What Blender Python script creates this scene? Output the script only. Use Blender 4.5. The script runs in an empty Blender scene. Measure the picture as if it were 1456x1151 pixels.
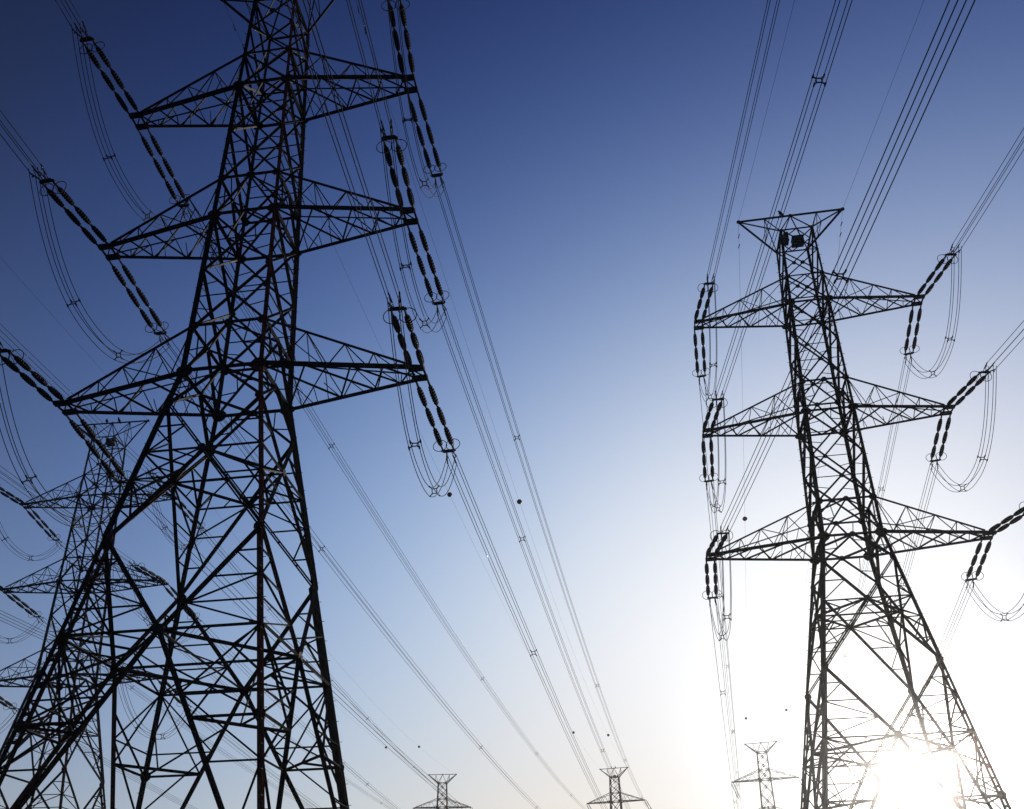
import bpy, bmesh, math, random
from mathutils import Vector, Matrix

# ------------------------------------------------------------------ camera, sky, sun
scene = bpy.context.scene
COL = scene.collection
random.seed(7)
EYE = 1.7                                   # camera height above the ground (m)

cam_data = bpy.data.cameras.new('camera')
cam = bpy.data.objects.new('camera', cam_data)
COL.objects.link(cam)
scene.camera = cam
cam_data.sensor_fit = 'HORIZONTAL'
cam_data.sensor_width = 36.0
cam_data.lens = 1286.7762 / 1456 * 36.0
cam_data.shift_y = 0.2017
cam_data.clip_end = 5000.0
_r = Vector((0.99986420, 0.00620886, -0.01526509))
_u = Vector((0.01647947, -0.37671240, 0.92618367))
_b = _r.cross(_u)
cam.matrix_world = Matrix(((_r.x, _u.x, _b.x, 0), (_r.y, _u.y, _b.y, 0), (_r.z, _u.z, _b.z, EYE), (0, 0, 0, 1)))

SUN_EL, SUN_AZ = math.radians(10.354), math.radians(24.304)
SUN = Vector((math.sin(SUN_AZ) * math.cos(SUN_EL), math.cos(SUN_AZ) * math.cos(SUN_EL), math.sin(SUN_EL)))

world = bpy.data.worlds.new('World')
scene.world = world
world.use_nodes = True
wn, wl = world.node_tree.nodes, world.node_tree.links
bg = wn['Background']
bg.inputs['Strength'].default_value = 0.1
sky = wn.new('ShaderNodeTexSky')
sky.sky_type = 'NISHITA'
sky.sun_disc = False
sky.sun_elevation = SUN_EL
sky.sun_rotation = SUN_AZ
sky.air_density, sky.dust_density, sky.ozone_density = 1.0, 1.0, 1.0
# polarised late-afternoon sky: the haze near the sun and the horizon is brighter, the zenith
# away from the sun deeper, than the plain model: colour * exp(a + b g + c g^2 + d e + f e^2 + h g e + k g^3 + aureole
# + m s + n s^2), s = sideways distance from the sun's vertical
# (g = angle from the sun in radians, e = height of the direction)
COEF = [[-4.1475, -3.271, -1.7366],
        [11.8989, 8.3223, 3.3086],
        [-6.3824, -4.9971, -2.0728],
        [9.8379, 8.4724, 5.5214],
        [-9.7981, -7.1132, -3.0014],
        [-8.1142, -6.3549, -3.5795],
        [3.0379, 2.0174, 0.3048],
        [1.0233, 0.7812, 0.4165],
        [-0.5892, -0.5715, -0.4062],
        [-6.8978, -3.9241, -0.4379]]
tc = wn.new('ShaderNodeTexCoord')


def vmath(op, a, b=None):
    n = wn.new('ShaderNodeVectorMath')
    n.operation = op
    for i, v in enumerate((a, b)):
        if v is None:
            continue
        if hasattr(v, 'is_output'):
            wl.new(v, n.inputs[i])
        else:
            n.inputs[i].default_value = v
    return n.outputs['Value'] if op == 'DOT_PRODUCT' else n.outputs['Vector']


def fmath(op, a, b=None, clamp=None):
    n = wn.new('ShaderNodeMath')
    n.operation = op
    for i, v in enumerate((a, b)):
        if v is None:
            continue
        if hasattr(v, 'is_output'):
            wl.new(v, n.inputs[i])
        else:
            n.inputs[i].default_value = v
    return n.outputs[0]


direction = vmath('NORMALIZE', tc.outputs['Generated'])
g_all = fmath('ARCCOSINE', fmath('MINIMUM', vmath('DOT_PRODUCT', direction, tuple(SUN)), 0.99999))
g = fmath('MINIMUM', g_all, 1.2)
e = fmath('MAXIMUM', fmath('MINIMUM', vmath('DOT_PRODUCT', direction, (0, 0, 1)), 0.86), 0.15)
sx = fmath('MINIMUM', fmath('MAXIMUM', vmath('DOT_PRODUCT', direction, (math.cos(SUN_AZ), -math.sin(SUN_AZ), 0)), -0.8), 0.45)
gg = fmath('MULTIPLY', g, g)
terms = [None, g, gg, e, fmath('MULTIPLY', e, e), fmath('MULTIPLY', g, e), fmath('MULTIPLY', gg, g),
         fmath('EXPONENT', fmath('MULTIPLY', gg, -44.444)), sx, fmath('MULTIPLY', sx, sx)]
acc = tuple(COEF[0])
for k in range(1, 10):
    acc = vmath('ADD', vmath('MULTIPLY', tuple(COEF[k]), terms[k]), acc)
sep = wn.new('ShaderNodeSeparateXYZ')
wl.new(acc, sep.inputs[0])
comb = wn.new('ShaderNodeCombineXYZ')
for k in range(3):
    wl.new(fmath('EXPONENT', sep.outputs[k]), comb.inputs[k])
# the quarter of the sky behind the camera: evenly deep
back = wn.new('ShaderNodeMapRange')
back.interpolation_type = 'SMOOTHSTEP'
wl.new(g_all, back.inputs['Value'])
back.inputs['From Min'].default_value = 1.03
back.inputs['From Max'].default_value = 1.3
mixc = wn.new('ShaderNodeMix')
mixc.data_type = 'VECTOR'
wl.new(back.outputs[0], mixc.inputs['Factor'])
wl.new(comb.outputs[0], mixc.inputs[4])
mixc.inputs[5].default_value = (0.19, 0.22, 0.38)
wl.new(vmath('MINIMUM', vmath('MULTIPLY', sky.outputs['Color'], mixc.outputs[1]), (12.0, 11.9, 11.6)), bg.inputs['Color'])

sun_data = bpy.data.lights.new('sun', 'SUN')
sun_data.energy = 2.5
sun_data.angle = math.radians(0.5)
sun_data.color = (1.0, 0.95, 0.88)
sun = bpy.data.objects.new('sun', sun_data)
COL.objects.link(sun)
sun.rotation_euler = SUN.to_track_quat('Z', 'Y').to_euler()

scene.view_settings.view_transform = 'Standard'
scene.view_settings.look = 'None'
scene.view_settings.exposure = 0.0
scene.view_settings.gamma = 1.0
scene.view_settings.use_curve_mapping = False
scene.cycles.use_denoising = True
scene.cycles.use_adaptive_sampling = False
scene.cycles.max_bounces = 4
scene.cycles.volume_bounces = 0

# ------------------------------------------------------------------ materials


def material(name, base, rough=0.6, metal=0.0, var=0.4, scale=3.0, rust_red=None):
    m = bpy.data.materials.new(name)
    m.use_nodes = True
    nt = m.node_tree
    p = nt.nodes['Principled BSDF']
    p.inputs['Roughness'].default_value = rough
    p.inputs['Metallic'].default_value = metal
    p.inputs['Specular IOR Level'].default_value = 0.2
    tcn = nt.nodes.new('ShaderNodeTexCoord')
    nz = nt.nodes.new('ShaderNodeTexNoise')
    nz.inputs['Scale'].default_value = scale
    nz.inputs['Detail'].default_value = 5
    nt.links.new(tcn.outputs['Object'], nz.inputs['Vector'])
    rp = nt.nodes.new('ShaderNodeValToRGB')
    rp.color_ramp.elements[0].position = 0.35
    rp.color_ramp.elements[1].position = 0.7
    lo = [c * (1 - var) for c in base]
    hi = [c * (1 + var) for c in base] if rust_red is None else rust_red
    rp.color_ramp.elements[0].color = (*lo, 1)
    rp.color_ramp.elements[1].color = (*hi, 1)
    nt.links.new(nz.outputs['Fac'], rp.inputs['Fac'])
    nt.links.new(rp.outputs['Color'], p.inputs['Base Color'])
    return m


STEEL = material('weathered_steel', (0.022, 0.022, 0.024), 0.75, 0.0, rust_red=(0.04, 0.026, 0.02))
LEG_STEEL = material('rust_streaked_steel', (0.022, 0.021, 0.021), 0.75, 0.0, scale=.7, rust_red=(0.034, 0.024, 0.021))
REDDISH = material('reddish_leg_steel', (0.05, 0.024, 0.02), 0.8, 0.0, scale=.8, rust_red=(0.11, 0.034, 0.024))  # redder steel tone, used on one leg of each pylon
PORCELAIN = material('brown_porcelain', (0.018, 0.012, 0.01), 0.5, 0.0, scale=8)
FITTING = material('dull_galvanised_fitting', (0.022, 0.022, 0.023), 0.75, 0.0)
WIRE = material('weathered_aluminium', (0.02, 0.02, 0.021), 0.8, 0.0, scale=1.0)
BALL = material('faded_red_marker', (0.11, 0.022, 0.016), 0.5, 0.0, scale=4)
BOXMAT = material('dark_box_paint', (0.03, 0.027, 0.024), 0.6, 0.0, scale=4)
FEATHER = material('dark_feathers', (0.02, 0.019, 0.02), 0.8, 0.0, scale=20)
EARTH = material('dry_earth', (0.10, 0.078, 0.055), 0.95, 0.0, scale=0.15)

# ------------------------------------------------------------------ helpers


def obj(name, bm, mat, parent=None, smooth=False):
    me = bpy.data.meshes.new(name)
    bm.to_mesh(me)
    bm.free()
    me.materials.append(mat)
    if smooth:
        for p in me.polygons:
            p.use_smooth = True
    o = bpy.data.objects.new(name, me)
    COL.objects.link(o)
    if parent is not None:
        o.parent = parent
    return o


def mesh_obj(name, me, parent=None):
    o = bpy.data.objects.new(name, me)
    COL.objects.link(o)
    if parent is not None:
        o.parent = parent
    return o


def tag(o, label, cat, group=None):
    o['label'] = label
    o['category'] = cat
    if group:
        o['group'] = group


def thing(name, loc, label, cat, group=None, rz=0.0):
    o = bpy.data.objects.new(name, None)
    COL.objects.link(o)
    o.empty_display_size = 0.3
    o.location = loc
    o.rotation_euler = (0, 0, rz)
    tag(o, label, cat, group)
    return o


def frame(a, b, ref):
    d = (b - a).normalized()
    u = ref - d * ref.dot(d)
    if u.length < 1e-4:
        u = d.orthogonal()
    u.normalize()
    return d, u, d.cross(u)


def prism(bm, prof, a, b, u, v):
    n = len(prof)
    va = [bm.verts.new(a + u * x + v * y) for x, y in prof]
    vb = [bm.verts.new(b + u * x + v * y) for x, y in prof]
    for i in range(n):
        j = (i + 1) % n
        bm.faces.new((va[i], va[j], vb[j], vb[i]))
    bm.faces.new(va[::-1])
    bm.faces.new(vb)


def angle(bm, a, b, w, ref, t=None):
    """rolled steel angle from a to b; its corner points along ref"""
    a, b = Vector(a), Vector(b)
    if (b - a).length < 0.02:
        return
    d, u, v = frame(a, b, Vector(ref))
    p = (u + v) * (0.5 ** 0.5)
    s = (v - u) * (0.5 ** 0.5)
    t = t or max(0.012, w * 0.12)
    k = w * 0.3
    prism(bm, [(k, k), (-w + k, k), (-w + k, k - t), (k - t, k - t), (k - t, -w + k), (k, -w + k)], a, b, p, s)


def flat(bm, a, b, w, t, ref):
    a, b = Vector(a), Vector(b)
    d, u, v = frame(a, b, Vector(ref))
    prism(bm, [(t / 2, w / 2), (-t / 2, w / 2), (-t / 2, -w / 2), (t / 2, -w / 2)], a, b, u, v)


def plate(bm, c, n, size, t=0.02, k=8):
    """gusset plate: a thick octagon of the given radius, normal n"""
    c, n = Vector(c), Vector(n).normalized()
    u = n.orthogonal().normalized()
    v = n.cross(u)
    prof = [(size * math.cos(2 * math.pi * (i + .5) / k), size * math.sin(2 * math.pi * (i + .5) / k)) for i in range(k)]
    prism(bm, prof, c - n * t / 2, c + n * t / 2, u, v)


def tube(bm, pts, r, k=5):
    rings = []
    n = len(pts)
    up = Vector((0, 0, 1))
    for i, p in enumerate(pts):
        d = (pts[min(i + 1, n - 1)] - pts[max(i - 1, 0)]).normalized()
        u = up - d * up.dot(d)
        if u.length < 1e-3:
            u = Vector((1, 0, 0)) - d * d.x
        u.normalize()
        v = d.cross(u)
        rr = r[i] if isinstance(r, (list, tuple)) else r
        rings.append([bm.verts.new(p + (u * math.cos(2 * math.pi * j / k) + v * math.sin(2 * math.pi * j / k)) * rr) for j in range(k)])
    for i in range(n - 1):
        for j in range(k):
            m = (j + 1) % k
            bm.faces.new((rings[i][j], rings[i][m], rings[i + 1][m], rings[i + 1][j]))
    bm.faces.new(rings[0][::-1])
    bm.faces.new(rings[-1])


def lathe(bm, prof, k=10):
    """prof: (z, r) along +Z"""
    rings = [[bm.verts.new((r * math.cos(2 * math.pi * j / k), r * math.sin(2 * math.pi * j / k), z)) for j in range(k)] for z, r in prof]
    for a, b in zip(rings, rings[1:]):
        for j in range(k):
            m = (j + 1) % k
            bm.faces.new((a[j], a[m], b[m], b[j]))
    bm.faces.new(rings[0][::-1])
    bm.faces.new(rings[-1])


def torus(bm, c, n, R, r, k=18, m=5):
    c, n = Vector(c), Vector(n).normalized()
    u = n.orthogonal().normalized()
    v = n.cross(u)
    rings = []
    for i in range(k):
        a = 2 * math.pi * i / k
        d = u * math.cos(a) + v * math.sin(a)
        rings.append([bm.verts.new(c + d * (R + r * math.cos(2 * math.pi * j / m)) + n * r * math.sin(2 * math.pi * j / m)) for j in range(m)])
    for i in range(k):
        A, B = rings[i], rings[(i + 1) % k]
        for j in range(m):
            q = (j + 1) % m
            bm.faces.new((A[j], B[j], B[q], A[q]))


# ------------------------------------------------------------------ ground
bm = bmesh.new()
S = 3000
vs = [bm.verts.new(p) for p in ((-S, -S, 0), (S, -S, 0), (S, S, 0), (-S, S, 0))]
bm.faces.new(vs)
ground = obj('ground', bm, EARTH)
ground['kind'] = 'structure'

# ------------------------------------------------------------------ lattice pylon
# levels above the camera: crossarms T, M, L (u / l = upper / lower chord), panel points A, B, K, C, D of the splayed base
LV = dict(PK=54.44, P=52.0, P2=49.8, Tu=47.53, Tl=45.08, TM=41.6, Mu=38.1, Ml=35.63, ML=32.1, Lu=28.6, Ll=26.0, A=24.1, B=16.9, K=12.4, C=8.75, D=1.7, G=-EYE)
RY = 0.978
KINK = 26.1
ARM = dict(T=8.1, M=8.36, L=9.04)
TIPD = 0.3376


def half(z):
    if z >= KINK:
        return 1.819 + (1.153 - 1.819) * (z - KINK) / (52.0 - KINK)
    return 1.819 + 0.1603 * (KINK - z)


def corner(sx, sy, z):
    h = half(z)
    return Vector((sx * h, sy * h * RY, z + EYE))


FACES = [((-1, -1), (1, -1), Vector((0, -1, 0))), ((-1, 1), (1, 1), Vector((0, 1, 0))),
         ((-1, -1), (-1, 1), Vector((-1, 0, 0))), ((1, -1), (1, 1), Vector((1, 0, 0)))]


def lerp(a, b, t):
    return a + (b - a) * t


def double_angle(bm, a, b, w, n, gap):
    """two parallel angles held apart by batten plates"""
    d, u, v = frame(a, b, n)
    for s in (-1, 1):
        angle(bm, a + v * s * gap / 2, b + v * s * gap / 2, w, n)
    L = (b - a).length
    k = max(2, int(L / 1.4))
    for i in range(1, k):
        c = a + d * (L * i / k)
        flat(bm, c - v * gap * .55, c + v * gap * .55, 0.12, 0.012, n)


def redundant(bm, leg0, leg1, dia0, dia1, n, div, w):
    """secondary bracing between a leg stretch and a diagonal that meet at leg0 = dia0"""
    prev_l, prev_d = None, None
    for i in range(1, div + 1):
        l, q = lerp(leg0, leg1, i / (div + 0.0)), lerp(dia0, dia1, i / (div + 0.0))
        if i < div:
            angle(bm, l, q, w, n)
        if prev_l is not None:
            if i % 2 == 0:
                angle(bm, prev_d, l, w, n)
            else:
                angle(bm, prev_l, q, w, n)
        prev_l, prev_d = l, q


def build_pylon(root, heavy=True, detail=True):
    f = 1.0 if heavy else 1.35
    zs = lambda k: LV[k]
    # ---- legs
    for sx in (-1, 1):
        for sy in (-1, 1):
            bm = bmesh.new()
            out = Vector((sx, sy, 0))
            ref = Vector((sx, 0, 0)) if sx * sy > 0 else Vector((0, sy, 0))
            for (z0, z1, w) in ((52.0, 45.08, .15), (45.08, 35.63, .18), (35.63, 26.0, .21)):
                angle(bm, corner(sx, sy, z0), corner(sx, sy, z1), w * f, ref)
            if heavy and detail:
                angle(bm, corner(sx, sy, 26.0), corner(sx, sy, LV['B']), .22, ref)
                a, b = corner(sx, sy, LV['B']), corner(sx, sy, LV['G'])
                off = (Vector((-sx, -sy, 0))).normalized() * 0.2      # two angles tied by battens below
                angle(bm, a, b, .15, ref)
                angle(bm, a + off, b + off, .15, -ref)
                n = int((b - a).length / 1.1)
                for i in range(n + 1):
                    c = lerp(a, b, i / n) + off * .5
                    flat(bm, c - off * .75, c + off * .75, .14, .014, Vector((sx, -sy, 0)))
                # step bolts up the outer corner
                a, b = corner(sx, sy, 51.5), corner(sx, sy, 1.2)
                n = 110
                for i in range(n):
                    c = lerp(a, b, i / n)
                    h = (c.z - EYE)
                    c = corner(sx, sy, h) + out.normalized() * .06
                    dd = Vector((sx, 0, 0)) if i % 2 else Vector((0, sy, 0))
                    flat(bm, c, c + dd * .17, .022, .022, Vector((0, 0, 1)))
            else:
                angle(bm, corner(sx, sy, 26.0), corner(sx, sy, LV['G']), .21 * f, ref)
            # splice and gusset plates where the bracing meets the leg
            for k, r in (('P', .16), ('P2', .12), ('Tu', .2), ('Tl', .27), ('TM', .16), ('Mu', .24), ('Ml', .3), ('ML', .17), ('Lu', .26), ('Ll', .36), ('A', .2), ('B', .24), ('C', .24)):
                c = corner(sx, sy, LV[k])
                for nx in ((sx, 0, 0), (0, sy, 0)):
                    nv = Vector(nx)
                    side = Vector((0, -sy, 0)) if nx[0] else Vector((-sx, 0, 0))
                    plate(bm, c + nv * (.02 + .003 * (nx[0] != 0)) + side * r * .3, nv, r * f, .016)
            obj('leg', bm, REDDISH if (sx, sy) == (1, -1) else LEG_STEEL, root)
    # ---- bracing, one mesh per face
    for (s0, s1, n) in FACES:
        bm = bmesh.new()
        C0 = lambda z: corner(*s0, z) + n * .03
        C1 = lambda z: corner(*s1, z) + n * .03
        inn = n * -.05

        def X(za, zb, w):
            angle(bm, C0(za), C1(zb), w * f, n)
            angle(bm, C1(za) + inn, C0(zb) + inn, w * f, n)
            ctr = (C0(za) + C1(za) + C0(zb) + C1(zb)) / 4
            plate(bm, ctr + n * .03, n, .17 * f, .03)

        def H(z, w):
            angle(bm, C0(z) + inn * .5, C1(z) + inn * .5, w * f, n)

        def V(zt, zb, w):                       # inverted V from the middle of the upper beam
            m = (C0(zt) + C1(zt)) / 2
            plate(bm, m + n * .02, n, .2 * f, .03)
            for c in (C0(zb), C1(zb)):
                angle(bm, m, c, w * f, n)
                leg_mid = lerp(C0(zt), C0(zb), .55) if c == C0(zb) else lerp(C1(zt), C1(zb), .55)
                if detail:
                    angle(bm, lerp(m, c, .5), leg_mid, .06, n)
                    top = C0(zt) if c == C0(zb) else C1(zt)
                    angle(bm, lerp(m, c, .5), lerp(m, top, .62), .06, n)

        X(52.0, 49.8, .09)
        X(49.8, 47.53, .09)
        X(47.53, 45.08, .12)
        X(45.08, 41.6, .115)
        X(41.6, 38.1, .125)
        V(38.1, 35.63, .12)
        X(35.63, 32.1, .13)
        X(32.1, 28.6, .14)
        V(28.6, 26.0, .13)
        V(26.0, 24.1, .15)
        for z, w in ((52.0, .11), (47.53, .09), (45.08, .14), (38.1, .13), (35.63, .15), (28.6, .14), (26.0, .17)):
            H(z, w)
        if detail:                               # thin horizontals and struts through the crossings
            for za, zb in ((45.08, 41.6), (41.6, 38.1), (35.63, 32.1), (32.1, 28.6)):
                ctr = (C0(za) + C1(za) + C0(zb) + C1(zb)) / 4
                zm = ctr.z - EYE
                angle(bm, C0(zm), ctr, .06, n)
                angle(bm, ctr, C1(zm), .06, n)
                angle(bm, lerp(C0(za), ctr, .5), lerp(C0(za), C0(zm), .6), .05, n)
                angle(bm, lerp(C1(zb), ctr, .5), lerp(C1(zb), C1(zm), .6), .05, n)
                angle(bm, lerp(C0(zb), ctr, .5), lerp(C0(zb), C0(zm), .6), .05, n)
                angle(bm, lerp(C1(za), ctr, .5), lerp(C1(za), C1(zm), .6), .05, n)
        def brace(p, q, w):
            if heavy and detail:
                double_angle(bm, p, q, w * .75, n, .1)
            else:
                angle(bm, p, q, w * 1.3 * f, n)

        # splayed base: a tall crossed panel, then a long K panel down to the feet
        r = .08 * f
        za, zb = LV['A'], LV['B']
        a0, a1, b0, b1 = C0(za), C1(za), C0(zb), C1(zb)
        x = lerp(a0, b1, (a1 - a0).length / ((a1 - a0).length + (b1 - b0).length))
        zx = x.z - EYE
        brace(a0, b1, .13)
        brace(a1 + inn * 2, b0 + inn * 2, .13)
        plate(bm, x + n * .05, n, .2 * f, .05)
        angle(bm, C0(zx), x, .1 * f, n)
        angle(bm, x, C1(zx), .1 * f, n)
        for p, q in ((a0, C0(zx)), (a1, C1(zx))):
            redundant(bm, p, q, p, x, n, 2, r)
        for p, q in ((b0, C0(zx)), (b1, C1(zx))):
            redundant(bm, p, q, p, x, n, 3, r)
        zk, zd = LV['K'], LV['D']
        k = (C0(zk) + C1(zk)) / 2
        plate(bm, k + n * .05, n, .24 * f, .05)
        angle(bm, C0(zk), k, .12 * f, n)
        angle(bm, k, C1(zk), .12 * f, n)
        for b, d, lk in ((b0, C0(zd), C0(zk)), (b1, C1(zd), C1(zk))):
            brace(b, k, .15)
            brace(d, k, .15)
            redundant(bm, b, lk, b, k, n, 4, r)
            redundant(bm, d, lk, d, k, n, 4, r)
            t = (LV['K'] - LV['C']) / (zk - zd)
            angle(bm, lerp(lk, d, t), lerp(k, d, t), .12 * f, n)
            angle(bm, lerp(lk, d, t), lerp(k, d, t * .45), .09 * f, n)
            angle(bm, lk, lerp(k, d, t), .08 * f, n)
        for c in (C0, C1):
            angle(bm, c(zd), (C0(zd) + C1(zd)) / 2, .1 * f, n)
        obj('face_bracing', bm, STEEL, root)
    # ---- horizontal frames inside the body
    up = Vector((0, 0, 1))
    for z, w in ((52.0, .08), (47.53, .08), (45.08, .1), (38.1, .09), (35.63, .11), (28.6, .1), (26.0, .13)):
        bm = bmesh.new()
        m = [(corner(*s0, z) + corner(*s1, z)) / 2 for s0, s1, n in FACES]     # near, far, left, right
        for a, b in ((0, 2), (2, 1), (1, 3), (3, 0)):
            angle(bm, m[a], m[b], w * f, up)
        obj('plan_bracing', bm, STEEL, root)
    for zx, zlow in ((21.26, 19.0), (LV['K'], 10.4)):
        bm = bmesh.new()
        m = [(corner(*s0, zx) + corner(*s1, zx)) / 2 for s0, s1, n in FACES]
        for k, (sx, sy) in enumerate(((-1, -1), (-1, 1), (1, 1), (1, -1))):
            a, b = m[((0, 2), (2, 1), (1, 3), (3, 0))[k][0]], m[((0, 2), (2, 1), (1, 3), (3, 0))[k][1]]
            angle(bm, a, b, .12 * f, up)
            angle(bm, lerp(a, b, .5), corner(sx, sy, zx), .08 * f, up)
            angle(bm, corner(sx, sy, zlow), lerp(a, b, .5), .08 * f, Vector((sx, sy, 0)))
            angle(bm, lerp(a, b, .25), lerp(a, corner(sx, sy, zx), .5), .06 * f, up)
            angle(bm, lerp(a, b, .75), lerp(b, corner(sx, sy, zx), .5), .06 * f, up)
        angle(bm, m[2], m[3], .09 * f, up)
        angle(bm, m[0], m[1], .09 * f, up)
        obj('plan_bracing', bm, STEEL, root)
    # corner ties at C between the long raking braces of neighbouring faces
    t = (LV['K'] - LV['C']) / (LV['K'] - LV['D'])
    for sx in (-1, 1):
        for sy in (-1, 1):
            bm = bmesh.new()
            d = corner(sx, sy, LV['D'])
            kx = Vector((0, sy * half(LV['K']) * RY, LV['K'] + EYE))
            ky = Vector((sx * half(LV['K']), 0, LV['K'] + EYE))
            p, q = lerp(kx, d, t), lerp(ky, d, t)
            angle(bm, p, q, .1 * f, up)
            angle(bm, lerp(p, q, .5), corner(sx, sy, LV['C']), .08 * f, up)
            angle(bm, lerp(p, q, .5), corner(sx, sy, LV['C'] + 2.2), .07 * f, Vector((sx, sy, 0)))
            obj('plan_bracing', bm, STEEL, root)
    # ---- crossarms
    for a, zl, zu in (('T', 45.08, 47.53), ('M', 35.63, 38.1), ('L', 26.0, 28.6)):
        for s in (-1, 1):
            bm = bmesh.new()
            L = ARM[a]
            tn, tf = Vector((s * L, -TIPD, zl + EYE)), Vector((s * L, TIPD, zl + EYE))
            bn, bf = corner(s, -1, zl), corner(s, 1, zl)
            un, uf = corner(s, -1, zu), corner(s, 1, zu)
            inb = Vector((-s * .55, 0, 0))
            tnu, tfu = tn + inb + Vector((0, 0, .22)), tf + inb + Vector((0, 0, .22))
            big = 1.15 if a == 'L' else 1.0
            angle(bm, bn, tn, .2 * big * f, Vector((0, -1, 0)))
            angle(bm, bf, tf, .15 * big * f, Vector((0, 1, 0)))
            angle(bm, un, tnu, .085 * f, Vector((0, -1, 1)))
            angle(bm, uf, tfu, .085 * f, Vector((0, 1, 1)))
            # tip: stout plates along both chord ends, light ties between them
            for q, sy in ((tn, -1), (tf, 1)):
                flat(bm, q + inb * 1.25 + Vector((0, sy * .03, 0)), q - inb * .1 + Vector((0, sy * .03, 0)), .24, .2, up)
            flat(bm, tn, tf, .1, .06, up)
            flat(bm, tn + inb, tf + inb, .1, .06, up)
            angle(bm, tn + inb, tf, .07, up)
            # under-side lattice
            N = [0, .27, .55, .75, .93]
            F = [0, .39, .635, .82, .95]
            pn = [lerp(bn, tn, t) for t in N]
            pf = [lerp(bf, tf, t) for t in F]
            dz = Vector((0, 0, .02))
            for i in range(4):
                angle(bm, pf[i], pn[i + 1], (.1 if i < 2 else .085) * f, up)
                angle(bm, pn[i] + dz, pf[i + 1] + dz, (.1 if i < 2 else .085) * f, up)
            if detail:
                for t in (.13, .33, .5):
                    c = lerp(lerp(bn, tn, t), lerp(bf, tf, t), .5)
                    angle(bm, c, lerp(bf, tf, t + .06), .045, up)
            # the two side trusses
            TT = [0, .29, .55, .745, .9]
            BB = [.1, .41, .655, .82, .95]
            for (b0, t0, u0, tu0, nv) in ((bn, tn, un, tnu, Vector((0, -1, 0))), (bf, tf, uf, tfu, Vector((0, 1, 0)))):
                for i in range(4):
                    w = (.06 if i < 3 else .05) * f
                    low = lerp(b0, t0, BB[i])
                    hi0 = lerp(u0, tu0, TT[i])
                    if i == 0:
                        hi0 = u0
                    angle(bm, hi0, low, w, nv)
                    angle(bm, low, lerp(u0, tu0, TT[i + 1]), w, nv)
                if detail:
                    q = lerp(un if nv.y < 0 else uf, lerp(b0, t0, BB[0] + .06), .5)
                    angle(bm, lerp(lerp(u0, tu0, .29), lerp(b0, t0, .1), .5), lerp(b0, t0, .22), .045, nv)
                    angle(bm, lerp(u0, tu0, .29), lerp(b0, t0, .3), .045, nv)
            for t in (.29, .55, .745):
                angle(bm, lerp(un, tnu, t), lerp(uf, tfu, t), .055 * f, up)
            angle(bm, un, lerp(uf, tfu, .29), .05 * f, up)
            angle(bm, lerp(uf, tfu, .29), lerp(un, tnu, .55), .05 * f, up)
            for c, nv, r in ((bn, (0, -1, 0), .26), (bf, (0, 1, 0), .22)):
                plate(bm, c + Vector((s * .08, 0, 0)) + Vector(nv) * .06, nv, r * f, .02)
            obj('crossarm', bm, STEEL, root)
    # ---- earth-wire peak: beam with two raked struts a side
    bm = bmesh.new()
    zt = LV['PK'] + EYE
    tl, tr = Vector((-3.91, 0, zt)), Vector((3.91, 0, zt))
    angle(bm, tl, tr, .11 * f, Vector((0, -1, 1)))
    mid = (tl + tr) / 2
    P = {(sx, sy): corner(sx, sy, 52.0) for sx in (-1, 1) for sy in (-1, 1)}
    for sx, tip in ((-1, tl), (1, tr)):
        angle(bm, P[sx, 1], tip, .13 * f, Vector((sx, 0, -1)))
        angle(bm, P[sx, -1], tip, .1 * f, Vector((sx, 0, -1)))
        q = lerp(mid, tip, .5)
        for sy in (-1, 1):
            angle(bm, q, P[sx, sy], .075 * f, Vector((0, 1, 0)))
            angle(bm, mid, P[sx, sy], .09 * f, Vector((0, 1, 0)))
            angle(bm, q, lerp(P[sx, sy], tip, .3), .05 * f, Vector((0, 1, 0)))
        angle(bm, lerp(P[sx, -1], tip, .3), lerp(P[sx, 1], tip, .3), .055 * f, up)
        angle(bm, lerp(P[sx, -1], tip, .3), P[sx, 1], .05 * f, up)
        plate(bm, tip, (0, 1, 0), .15 * f, .08)
    plate(bm, mid, (0, 1, 0), .16 * f, .05)
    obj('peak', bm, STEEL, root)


def box_bm(cx, cy, cz, sx, sy, sz):
    bm = bmesh.new()
    r = bmesh.ops.create_cube(bm, size=1.0)
    bmesh.ops.scale(bm, vec=(sx, sy, sz), verts=bm.verts)
    bmesh.ops.bevel(bm, geom=bm.edges[:], offset=.04, segments=1, affect='EDGES')
    # lid rim and hasp
    for z, h, k in ((sz * .28, .05, 1.05), (-sz * .45, .06, 1.04)):
        v = bmesh.ops.create_cube(bm, size=1.0)['verts']
        bmesh.ops.scale(bm, vec=(sx * k, sy * k, h), verts=v)
        bmesh.ops.translate(bm, vec=(0, 0, z), verts=v)
    v = bmesh.ops.create_cube(bm, size=1.0)['verts']
    bmesh.ops.scale(bm, vec=(.1, .05, .2), verts=v)
    bmesh.ops.translate(bm, vec=(0, -sy * .54, sz * .2), verts=v)
    bmesh.ops.translate(bm, vec=(cx, cy, cz), verts=bm.verts)
    return bm


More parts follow.
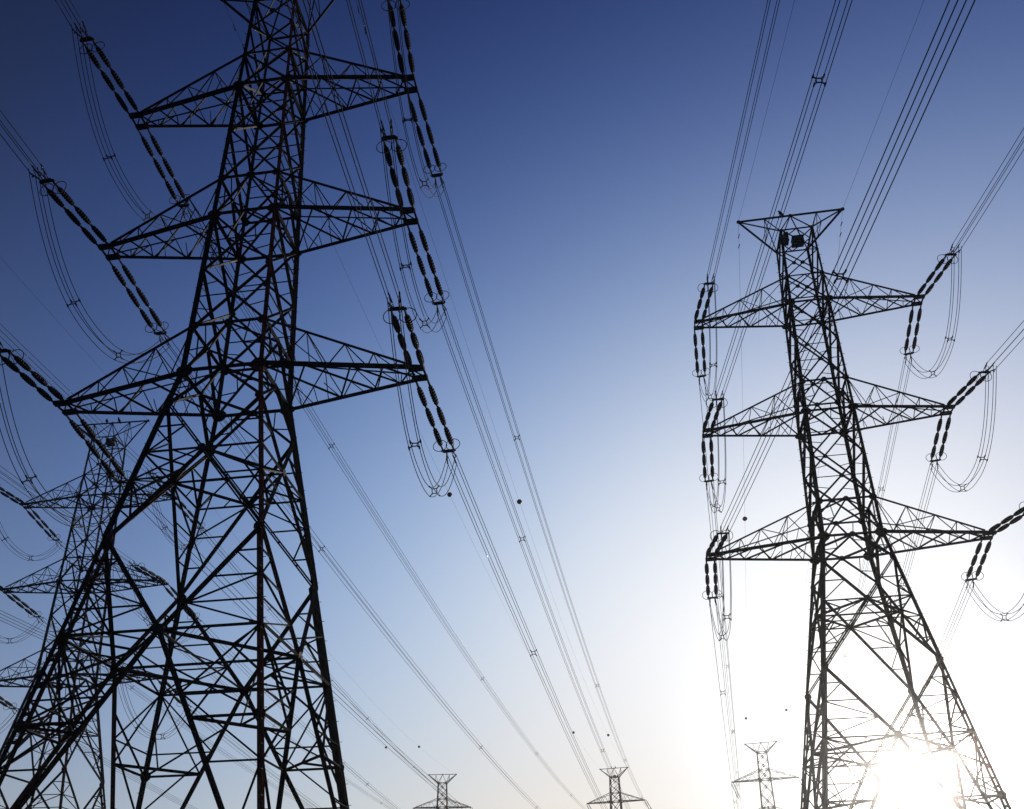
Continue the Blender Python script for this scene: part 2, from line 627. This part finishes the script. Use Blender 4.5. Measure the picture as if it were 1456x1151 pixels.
# the pylons: name, place on the ground, height offset, turn, label
PYL = [
    ((-12.807, 35.686), 0.0, -0.128, 'tall near lattice pylon at left with six crossarms, biggest in the picture'),
    ((22.001, 53.429), -0.089, -0.1445, 'lattice pylon at right standing in front of the sun glare'),
    ((-41.767, 80.623), 0.477, -0.0848, 'lattice pylon standing behind the legs of the big left pylon'),
    ((27.9, 252.4), 0.0, -0.266, 'tiny distant pylon below the wires in the lower middle'),
    ((62.4, 225.2), 0.0, -0.306, 'tiny distant pylon just left of the pylon in the sun glare'),
    ((-20.6, 257.0), 0.0, 0.0, 'tiny distant pylon nearest to the legs of the big left pylon'),
]
ROOT = []
for i, ((x, y), dz, yaw, lab) in enumerate(PYL):
    r = thing('lattice_pylon', (x, y, 0), lab, 'pylon', 'steel lattice pylons', yaw)
    ROOT.append((r, dz))
    if i == 0:
        build_pylon(r, True, True)
        near_parts = list(r.children)
    elif i in (1, 2):
        for ch in near_parts:
            c = ch.copy()
            COL.objects.link(c)
            c.parent = r
            c.location.z = dz
    elif i == 3:
        build_pylon(r, False, False)
        far_parts = list(r.children)
    else:
        for ch in far_parts:
            c = ch.copy()
            COL.objects.link(c)
            c.parent = r
# dark boxes on the top platforms
for i, boxes in ((1, ((.28, .2, 52.05, .85, .6, .7), (-.66, -.25, 52.0, .34, .6, .85))),
                 (2, ((.1, .1, 52.15, .8, .6, .65),)),
                 (3, ((.1, 0, 52.1, .8, .7, .8),))):
    for b in boxes:
        obj('equipment_box', box_bm(b[0], b[1], b[2] + EYE + ROOT[i][1], *b[3:]), BOXMAT, ROOT[i][0])


def world_pt(i, p):
    (x, y), dz, yaw, _ = PYL[i]
    c, s = math.cos(yaw), math.sin(yaw)
    return Vector((x + c * p[0] - s * p[1], y + s * p[0] + c * p[1], p[2] + EYE + dz))

# ------------------------------------------------------------------ is a set of points inside the view (with a margin)?


def in_view(pts, m=.06):
    inv = cam.matrix_world.inverted()
    for p in pts:
        q = inv @ p
        if q.z < -0.5:
            u = -q.x / q.z * cam_data.lens / 36 
            v = -q.y / q.z * cam_data.lens / 36 - cam_data.shift_y
            if abs(u) < .5 + m and abs(v) < .395 + m:
                return True
    return False


# ------------------------------------------------------------------ insulator strings
NAME = ['the big left pylon', 'the pylon by the sun', 'the pylon behind at left', 'the distant middle pylon', 'the distant pylon near the sun', 'the distant left pylon']
SIDE = {-1: 'left', 1: 'right'}
ROWS = {'T': 'top', 'M': 'middle', 'L': 'bottom'}


def rod_mesh():
    """porcelain long-rod unit, 1 m long along +Z, with sheds and end caps"""
    bm = bmesh.new()
    prof = [(0, .04), (.0, .05), (.03, .07), (.05, .07)]
    n = 14
    for i in range(n):
        z = .05 + .9 * i / n
        swell = 1.0 - .3 * abs(2 * (i + .5) / n - 1) ** 3
        big = (.15 if i % 2 == 0 else .13) * swell
        s = .9 / n
        prof += [(z, .07), (z + s * .35, big), (z + s * .55, big), (z + s * .8, .075)]
    prof += [(.95, .07), (.97, .07), (1.0, .05), (1.0, .04)]
    lathe(bm, prof, 10)
    me = bpy.data.meshes.new('insulator_rod')
    bm.to_mesh(me)
    bm.free()
    me.materials.append(PORCELAIN)
    for p in me.polygons:
        p.use_smooth = True
    return me


ROD = rod_mesh()
SEP = 0.56                                     # between the two strings of a set


def tension_set(i, a, s, sense, A, B, label):
    """double string from the arm (A) to the yoke (B) that ends the conductors"""
    d = (B - A).normalized()
    L = (B - A).length
    q = d.to_track_quat('Z', 'Y')
    r = bpy.data.objects.new('insulator_string', None)
    COL.objects.link(r)
    r.empty_display_size = .3
    r.location = A
    side = Vector((0, 0, 1)).cross(d).normalized()
    z = d
    x = side
    y = z.cross(x)
    r.rotation_euler = Matrix((x, y, z)).transposed().to_euler()
    tag(r, label, 'insulator string', 'double insulator strings')
    gap = .13
    start = .6 if sense > 0 else .34
    unit = (L - .42 - start - 2 * gap) / 3.0
    for sx in (-1, 1):
        xx = sx * SEP / 2
        for k in range(3):
            o = mesh_obj('insulator_rod', ROD, r)
            o.location = (xx, 0, start + k * (unit + gap))
            o.scale = (1, 1, unit)
        hw = bmesh.new()                        # clevis, links and core of one string, in one piece
        tube(hw, [Vector((xx, 0, z)) for z in (-.16, -.04, -.03, start, L - .4, L - .3, L - .02)], [.055, .055, .045, .06, .06, .05, .045], 6)
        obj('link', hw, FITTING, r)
    yk = bmesh.new()
    flat(yk, Vector((-SEP / 2 - .1, 0, L)), Vector((SEP / 2 + .1, 0, L)), .12, .07, Vector((0, 1, 0)))
    flat(yk, Vector((-SEP / 2 - .02, 0, L + .09)), Vector((SEP / 2 + .02, 0, L + .09)), .1, .05, Vector((0, 1, 0)))
    obj('yoke_plate', yk, FITTING, r)
    for sx in (-1, 1):
        rg = bmesh.new()
        c = Vector((sx * (SEP / 2 + .06), 0, L - .45))
        torus(rg, c, (0, 0, 1), .36, .02, 20, 5)
        for yy in (-1, 1):
            tube(rg, [c + Vector((0, yy * .36, 0)), Vector((sx * SEP / 2, yy * .03, L - .02))], .014, 4)
        obj('grading_ring', rg, FITTING, r)
    # dead-end clamps of the four sub-conductors
    for sx in (-1, 1):
        for sy in (-1, 1):
            cl = bmesh.new()
            p0 = Vector((sx * .14, sy * .03, L + .08))
            p1 = Vector((sx * .225, sy * .225, L + .75))
            tube(cl, [p0, lerp(p0, p1, .3), lerp(p0, p1, .35), p1, p1 + Vector((0, 0, .12))], [.022, .022, .04, .04, .02], 6)
            flat(cl, lerp(p0, p1, .8), lerp(p0, p1, .8) + Vector((0, .16 * (-1 if d.z < 0 else -1), .05)), .06, .03, Vector((1, 0, 0)))
            obj('dead_end_clamp', cl, FITTING, r)
    return r


QUAD = [(-.225, -.225), (.225, -.225), (.225, .225), (-.225, .225)]


def spacer_bm(c, d, h=.225):
    d = d.normalized()
    x = Vector((0, 0, 1)).cross(d)
    if x.length < .05:
        x = Vector((1, 0, 0))
    x.normalize()
    y = d.cross(x)
    bm = bmesh.new()
    P = [c + x * a * h / .225 + y * b * h / .225 for a, b in QUAD]
    I = [c + (p - c) * .5 for p in P]
    for k in range(4):
        flat(bm, I[k], I[(k + 1) % 4], .04, .035, d)
        flat(bm, I[k], P[k], .045, .04, d)
        tube(bm, [P[k] - d * .08, P[k] + d * .08], .04, 6)
    return bm


def bundle(name, path, label, cat, group, spacers, r0=.019, cross=None, h=.225):
    """four sub-conductors along a path with spacers at the given fractions"""
    n = len(path)
    root = thing(name, path[0], label, cat, group)
    off = path[0]
    for a, b in QUAD:
        pts = []
        for i, p in enumerate(path):
            d = (path[min(i + 1, n - 1)] - path[max(i - 1, 0)]).normalized()
            if cross is None:
                x = Vector((0, 0, 1)).cross(d)
                x.normalize()
                y = d.cross(x)
            else:
                x = cross
                y = d.cross(x).normalized()
            t = i / (n - 1)
            pts.append(p + x * a * h / .225 + y * b * h / .225 - off)
        bm = bmesh.new()
        tube(bm, pts, r0, 5)
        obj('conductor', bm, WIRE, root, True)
    for t in spacers:
        f = t * (n - 1)
        i = min(int(f), n - 2)
        c = lerp(path[i], path[i + 1], f - i) - off
        d = path[i + 1] - path[i]
        if cross is None:
            bm = spacer_bm(c, d, h)
        else:
            bm = spacer_bm(c, d, h)
        obj('spacer', bm, FITTING, root)
    return root


def sag_path(A, B, sag, n=70):
    out = []
    for i in range(n + 1):
        u = i / n
        p = lerp(A, B, u)
        p.z -= sag * 4 * u * (1 - u)
        out.append(p)
    return out


def loop_path(A, B, sag, n=40):
    out = []
    for i in range(n + 1):
        u = i / n
        p = lerp(A, B, u)
        p.z -= sag * (1 - abs(2 * u - 1) ** 2.3)
        out.append(p)
    return out


def back_path(A, yaw, slope, b=.00058, L=110.0, n=60):
    out = []
    for i in range(n + 1):
        s = L * (i / n) ** 1.4
        out.append(Vector((A.x + math.sin(yaw) * s, A.y - math.cos(yaw) * s, A.z - slope * s + b * s * s)))
    return out


YOKE = {  # (tower, arm, side, sense): (arm attachment, yoke end), metres above the camera
    (0, 'T', -1, 1): ((-20.81, 37.06, 45.08), (-19.93, 42.32, 44.71)),
    (0, 'T', 1, 1): ((-4.73, 34.99, 45.08), (-4.07, 40.27, 44.62)),
    (0, 'M', -1, 1): ((-21.06, 37.09, 35.63), (-20.18, 42.52, 35.12)),
    (0, 'M', 1, 1): ((-4.48, 34.95, 35.63), (-3.81, 40.34, 35.09)),
    (0, 'L', -1, 1): ((-21.72, 37.17, 26.0), (-20.96, 42.66, 25.3)),
    (0, 'L', 1, 1): ((-3.8, 34.87, 26.0), (-3.15, 40.27, 25.41)),
    (0, 'T', -1, -1): ((-20.89, 36.39, 45.08), (-21.32, 31.83, 44.96)),
    (0, 'T', 1, -1): ((-4.82, 34.32, 45.08), (-5.31, 29.81, 44.87)),
    (0, 'M', -1, -1): ((-21.15, 36.42, 35.63), (-21.72, 31.94, 35.37)),
    (0, 'M', 1, -1): ((-4.57, 34.29, 35.63), (-5.19, 29.85, 35.34)),
    (0, 'L', -1, -1): ((-21.81, 36.5, 26.0), (-22.08, 32.21, 25.74)),
    (0, 'L', 1, -1): ((-3.88, 34.2, 26.0), (-4.5, 29.8, 25.62)),
    (1, 'T', -1, 1): ((14.03, 54.93, 44.99), (15.53, 60.31, 44.64)),
    (1, 'T', 1, 1): ((30.06, 52.6, 44.99), (31.29, 58.01, 44.73)),
    (1, 'M', -1, 1): ((13.77, 54.97, 35.54), (15.22, 60.42, 35.05)),
    (1, 'M', 1, 1): ((30.31, 52.56, 35.54), (31.54, 58.08, 35.11)),
    (1, 'L', -1, 1): ((13.11, 55.06, 25.91), (14.54, 60.49, 25.4)),
    (1, 'L', 1, 1): ((31.0, 52.46, 25.91), (32.16, 58.0, 25.42)),
    (1, 'T', -1, -1): ((13.93, 54.26, 44.99), (14.04, 49.7, 44.48)),
    (1, 'T', 1, -1): ((29.97, 51.93, 44.99), (29.83, 47.41, 44.56)),
    (1, 'M', -1, -1): ((13.67, 54.3, 35.54), (13.71, 49.8, 34.97)),
    (1, 'M', 1, -1): ((30.21, 51.89, 35.54), (30.09, 47.45, 35.03)),
    (1, 'L', -1, -1): ((13.01, 54.4, 25.91), (13.06, 49.92, 25.23)),
    (1, 'L', 1, -1): ((30.9, 51.79, 25.91), (30.93, 47.22, 25.43)),
    (2, 'T', -1, 1): ((-49.82, 81.65, 45.56), (-48.99, 87.17, 44.61)),
    (2, 'T', 1, 1): ((-33.67, 80.27, 45.56), (-32.94, 85.58, 44.92)),
    (2, 'M', -1, 1): ((-50.08, 81.67, 36.11), (-49.29, 86.95, 35.62)),
    (2, 'M', 1, 1): ((-33.42, 80.25, 36.11), (-32.43, 85.97, 34.7)),
    (2, 'L', -1, 1): ((-50.74, 81.72, 26.48), (-50.01, 87.04, 25.83)),
    (2, 'L', 1, 1): ((-32.73, 80.19, 26.48), (-32.18, 85.57, 25.4)),
    (2, 'T', -1, -1): ((-49.87, 80.97, 45.56), (-50.17, 76.01, 45.06)),
    (2, 'T', 1, -1): ((-33.72, 79.6, 45.56), (-34.02, 74.63, 45.06)),
    (2, 'M', -1, -1): ((-50.13, 81.0, 36.11), (-50.43, 76.03, 35.61)),
    (2, 'M', 1, -1): ((-33.48, 79.58, 36.11), (-34.23, 74.51, 35.38)),
    (2, 'L', -1, -1): ((-50.8, 81.05, 26.48), (-51.1, 76.09, 25.98)),
    (2, 'L', 1, -1): ((-32.79, 79.52, 26.48), (-33.82, 74.43, 25.36)),
}

FWD_SAG = {(0, 'T', 1): 6.75, (0, 'M', 1): 6.25, (0, 'L', 1): 6.0, (0, 'T', -1): 4.5, (0, 'M', -1): 4.75, (0, 'L', -1): 4.7,
           (1, 'T', -1): 2.5, (1, 'M', -1): 2.5, (1, 'L', -1): 2.5, (1, 'T', 1): 2.4, (1, 'M', 1): 3.5, (1, 'L', 1): 3.0,
           (2, 'T', 1): 2.0, (2, 'M', 1): 3.25, (2, 'L', 1): 3.2, (2, 'T', -1): 2.5, (2, 'M', -1): 3.0, (2, 'L', -1): 3.0}
BACK = {(0, 'T', 1): (-.08, .065), (0, 'M', 1): (-.0751, .0697), (0, 'L', 1): (-.0812, .0685), (0, 'T', -1): (-.09, .065), (0, 'M', -1): (-.09, .066), (0, 'L', -1): (-.09, .066),
        (1, 'T', -1): (-.0488, .0644), (1, 'M', -1): (-.0356, .0644), (1, 'L', -1): (-.0268, .0609), (1, 'T', 1): (-.0205, .0609), (1, 'M', 1): (.0031, .0759), (1, 'L', 1): (.0017, .0721),
        (2, 'T', 1): (-.0798, .1011), (2, 'M', 1): (-.08, .1), (2, 'L', 1): (-.08, .1), (2, 'T', -1): (-.08, .1), (2, 'M', -1): (-.08, .1), (2, 'L', -1): (-.08, .1)}
BACK_SPACER = {(1, 'M', -1): [23.0], (1, 'L', -1): [22.6]}   # metres from the yoke
LOOP_SAG = {(0, 'L'): 4.6, (0, 'T'): 4.6, (0, 'M'): 4.5, (1, 'T'): 4.6, (1, 'M'): 4.5, (1, 'L'): 4.5, (2, 'T'): 4.2, (2, 'M'): 4.2, (2, 'L'): 4.2}
LEAN = {0: Vector((2.05, .3, -3.9)), 1: Vector((1.5, .3, -4.2)), 2: Vector((1.0, .3, -4.2))}
FAR_ARM = {0: 8.5, 1: 8.0, 2: 7.6}


def far_tip(t, a, s):
    (x, y), dz, yaw, _ = PYL[t + 3]
    k = {'T': 8.1, 'M': 8.36, 'L': 9.04}[a]
    zl = {'T': 45.08, 'M': 35.63, 'L': 26.0}[a]
    return world_pt(t + 3, (s * k, 0, zl))


WIRE_SP = [.11, .37, .57, .78]
for t in range(3):
    for a in 'TML':
        for s in (-1, 1):
            where = '%s %s arm of %s' % (ROWS[a], SIDE[s], NAME[t])
            ends = {}
            for sense in (1, -1):
                A, B = YOKE[(t, a, s, sense)]
                A = Vector(A) + Vector((0, 0, EYE))
                B = Vector(B) + Vector((0, 0, EYE))
                yaw = PYL[t][2]
                A -= Vector((math.cos(yaw), math.sin(yaw), 0)) * s * .27       # hung from the middle of the tip plates
                d = (B - A).normalized()
                # the arm's attachment beam is slightly inboard
                ends[sense] = B + d * .75
                if in_view([A, B, lerp(A, B, .5)]):
                    tension_set(t, a, s, sense, A, B,
                                'double insulator string pulling %s from the %s' % ('away' if sense > 0 else 'overhead', where))
            tip = far_tip(t, a, s)
            P = sag_path(ends[1], tip + LEAN[t], FWD_SAG[(t, a, s)])
            if in_view(P, .02):
                bundle('conductor_bundle', P, 'four-wire conductor bundle running away from the %s' % where, 'power line', 'conductor bundles', WIRE_SP)
            P = back_path(ends[-1], *BACK[(t, a, s)])
            if in_view(P, .02):
                bundle('conductor_bundle', P, 'four-wire conductor bundle passing overhead from the %s' % where, 'power line', 'conductor bundles', [(m / 110.0) ** (1 / 1.4) for m in BACK_SPACER.get((t, a, s), [])])
            P = loop_path(ends[-1], ends[1], LOOP_SAG[(t, a)])
            if in_view(P, .0):
                dd = (ends[1] - ends[-1])
                cr = Vector((0, 0, 1)).cross(dd).normalized()
                bundle('jumper_loop', P, 'slack jumper loop hanging under the %s' % where, 'jumper cable', 'jumper loops', [.34, .67], .019, cr)

# ------------------------------------------------------------------ suspension strings on the distant pylons (only the top arms stand in view)
for t in range(3):
    for s in (-1, 1):
        A = far_tip(t, 'T', s)
        B = A + LEAN[t]
        if not in_view([A, lerp(A, B, .3)], .0):
            continue
        d = (B - A).normalized()
        L = (B - A).length
        r = bpy.data.objects.new('insulator_string', None)
        COL.objects.link(r)
        r.location = A
        r.rotation_euler = d.to_track_quat('Z', 'Y').to_euler()
        tag(r, 'slanted hanging insulator string on the top %s arm of %s' % (SIDE[s], NAME[t + 3]), 'insulator string', 'hanging insulator strings')
        for yy in (-.28, .28):
            for k in range(2):
                o = mesh_obj('insulator_rod', ROD, r)
                o.location = (0, yy, .3 + k * (L - .6) / 2)
                o.scale = (1, 1, (L - .8) / 2)
        bm = bmesh.new()
        flat(bm, Vector((0, -.4, L - .25)), Vector((0, .4, L - .25)), .12, .06, Vector((0, 0, 1)))
        flat(bm, Vector((0, -.35, .2)), Vector((0, .35, .2)), .1, .06, Vector((0, 0, 1)))
        for yy in (-.28, .28):
            tube(bm, [Vector((0, yy, -.1)), Vector((0, yy, L - .25))], .03, 5)
        obj('yoke_plate', bm, FITTING, r)

# ------------------------------------------------------------------ earth wires and their marker balls
EW = {(0, -1): 5.5, (0, 1): 7.5, (1, -1): 4.5, (1, 1): 6.0, (2, 1): 4.5, (2, -1): 4.5}
EWB = {(0, -1): (-.06, .06), (0, 1): (-.06, .06), (1, -1): (-.0455, .06), (1, 1): (-.0488, .06), (2, 1): (-.093, .0589), (2, -1): (-.093, .0589)}
BALLS = {(0, -1): [.243, .73], (0, 1): [.245, .72], (1, -1): [.25, .79], (1, 1): [.73], (2, 1): [.73], (2, -1): [.27, .73]}


def ball_mesh():
    bm = bmesh.new()
    bmesh.ops.create_uvsphere(bm, u_segments=20, v_segments=14, radius=.28)
    torus(bm, (0, 0, 0), (0, 0, 1), .282, .018, 24, 6)
    torus(bm, (0, 0, 0), (0, 1, 0), .05, .02, 10, 5)
    for yy in (-.34, .34):
        v0 = Vector((0, yy - .06, 0))
        tube(bm, [v0, v0 + Vector((0, .12, 0))], .035, 8)
    me = bpy.data.meshes.new('marker_ball')
    bm.to_mesh(me)
    bm.free()
    me.materials.append(BALL)
    for p in me.polygons:
        p.use_smooth = True
    return me


BALLM = ball_mesh()
for (t, s), sag in EW.items():
    A = world_pt(t, (s * 3.91, 0, LV['PK']))
    B = world_pt(t + 3, (s * 3.91, 0, LV['PK']))
    P = sag_path(A, B, sag, 90)
    bm = bmesh.new()
    tube(bm, P, .009, 5)
    for i in (1, 3):                           # vibration dampers near the clamp
        c = lerp(P[0], P[1], .4 + .25 * i)
        flat(bm, c + Vector((0, -.2, -.08)), c + Vector((0, .2, -.08)), .05, .05, Vector((0, 0, 1)))
        flat(bm, c + Vector((0, 0, .01)), c + Vector((0, 0, -.08)), .03, .03, Vector((1, 0, 0)))
    o = obj('earth_wire', bm, WIRE)
    tag(o, 'thin earth wire running away from the %s peak tip of %s' % (SIDE[s], NAME[t]), 'earth wire', 'earth wires')
    P2 = back_path(A, *EWB[(t, s)], b=.0004)
    if in_view(P2, .0):
        bm = bmesh.new()
        tube(bm, P2, .010, 5)
        o = obj('earth_wire', bm, WIRE)
        tag(o, 'thin earth wire passing overhead from the %s peak tip of %s' % (SIDE[s], NAME[t]), 'earth wire', 'earth wires')
    for k, u in enumerate(BALLS[(t, s)]):
        f = u * 90
        i = int(f)
        c = lerp(P[i], P[i + 1], f - i)
        o = mesh_obj('marker_ball', BALLM)
        o.location = c
        d = P[i + 1] - P[i]
        o.rotation_euler = d.to_track_quat('Y', 'Z').to_euler()
        which = 'dark round marker ball' if len(BALLS[(t, s)]) == 1 else ('nearer dark round marker ball' if k == 0 else 'farther dark round marker ball')
        tag(o, '%s on the %s earth wire from %s' % (which, SIDE[s], NAME[t]), 'marker ball', 'marker balls on the earth wires')


# ------------------------------------------------------------------ birds perched on the peak beams


def bird_mesh():
    bm = bmesh.new()
    spine = [((0, -.17, -.03), .012), ((0, -.11, .06), .028), ((0, -.05, .13), .06), ((0, .0, .2), .078), ((0, .03, .27), .066), ((0, .045, .32), .042), ((0, .055, .36), .045), ((0, .07, .385), .036), ((0, .10, .385), .014), ((0, .125, .38), .004)]
    tube(bm, [Vector(p) for p, r in spine], [r for p, r in spine], 10)
    for sx in (-1, 1):                          # folded wings and legs
        tube(bm, [Vector((sx * .055, .01, .27)), Vector((sx * .075, -.03, .19)), Vector((sx * .05, -.1, .07)), Vector((sx * .015, -.16, -.02))], [.02, .035, .022, .006], 8)
        tube(bm, [Vector((sx * .025, .0, .15)), Vector((sx * .025, .015, .065))], [.022, .01], 6)
        for ty in (-.02, .045):
            tube(bm, [Vector((sx * .025, .015, .068)), Vector((sx * .025, .015 + ty, .062))], .007, 5)
    me = bpy.data.meshes.new('bird')
    bm.to_mesh(me)
    bm.free()
    me.materials.append(FEATHER)
    for p in me.polygons:
        p.use_smooth = True
    return me


BIRD = bird_mesh()
for t, fr, turn, lab in ((1, .413, 1.2, 'dark bird perched on the peak beam of the pylon by the sun'),
                         (2, .414, .6, 'left one of two dark birds on the peak beam of the pylon behind at left'),
                         (2, .585, 2.4, 'right one of two dark birds on the peak beam of the pylon behind at left'),
                         (3, .40, .9, 'left one of two tiny birds on the peak beam of the distant middle pylon'),
                         (3, .55, 2.0, 'right one of two tiny birds on the peak beam of the distant middle pylon')):
    o = mesh_obj('bird', BIRD)
    p = world_pt(t, ((fr * 2 - 1) * 3.91, 0, LV['PK']))
    o.location = p + Vector((0, 0, .0))
    o.rotation_euler = (0, 0, turn)
    o.scale = (1.6, 1.6, 1.6)
    tag(o, lab, 'bird', 'birds perched on the pylons')

# ------------------------------------------------------------------ added scattering volume: imitates lens bloom around the low sun
bm = bmesh.new()
bmesh.ops.create_cube(bm, size=1.0)
bmesh.ops.scale(bm, vec=(420, 520, 90), verts=bm.verts)
bmesh.ops.translate(bm, vec=(10, 110, 44), verts=bm.verts)
hz = bpy.data.materials.new('bloom_haze_mat')
hz.use_nodes = True
nt = hz.node_tree
nt.nodes.remove(nt.nodes['Principled BSDF'])
pv = nt.nodes.new('ShaderNodeVolumePrincipled')
pv.inputs['Color'].default_value = (.95, .93, .9, 1)
pv.inputs['Density'].default_value = 0.0003
pv.inputs['Anisotropy'].default_value = .97
nt.links.new(pv.outputs[0], nt.nodes['Material Output'].inputs['Volume'])
bloom_haze = obj('bloom_haze', bm, hz)
bloom_haze['kind'] = 'stuff'
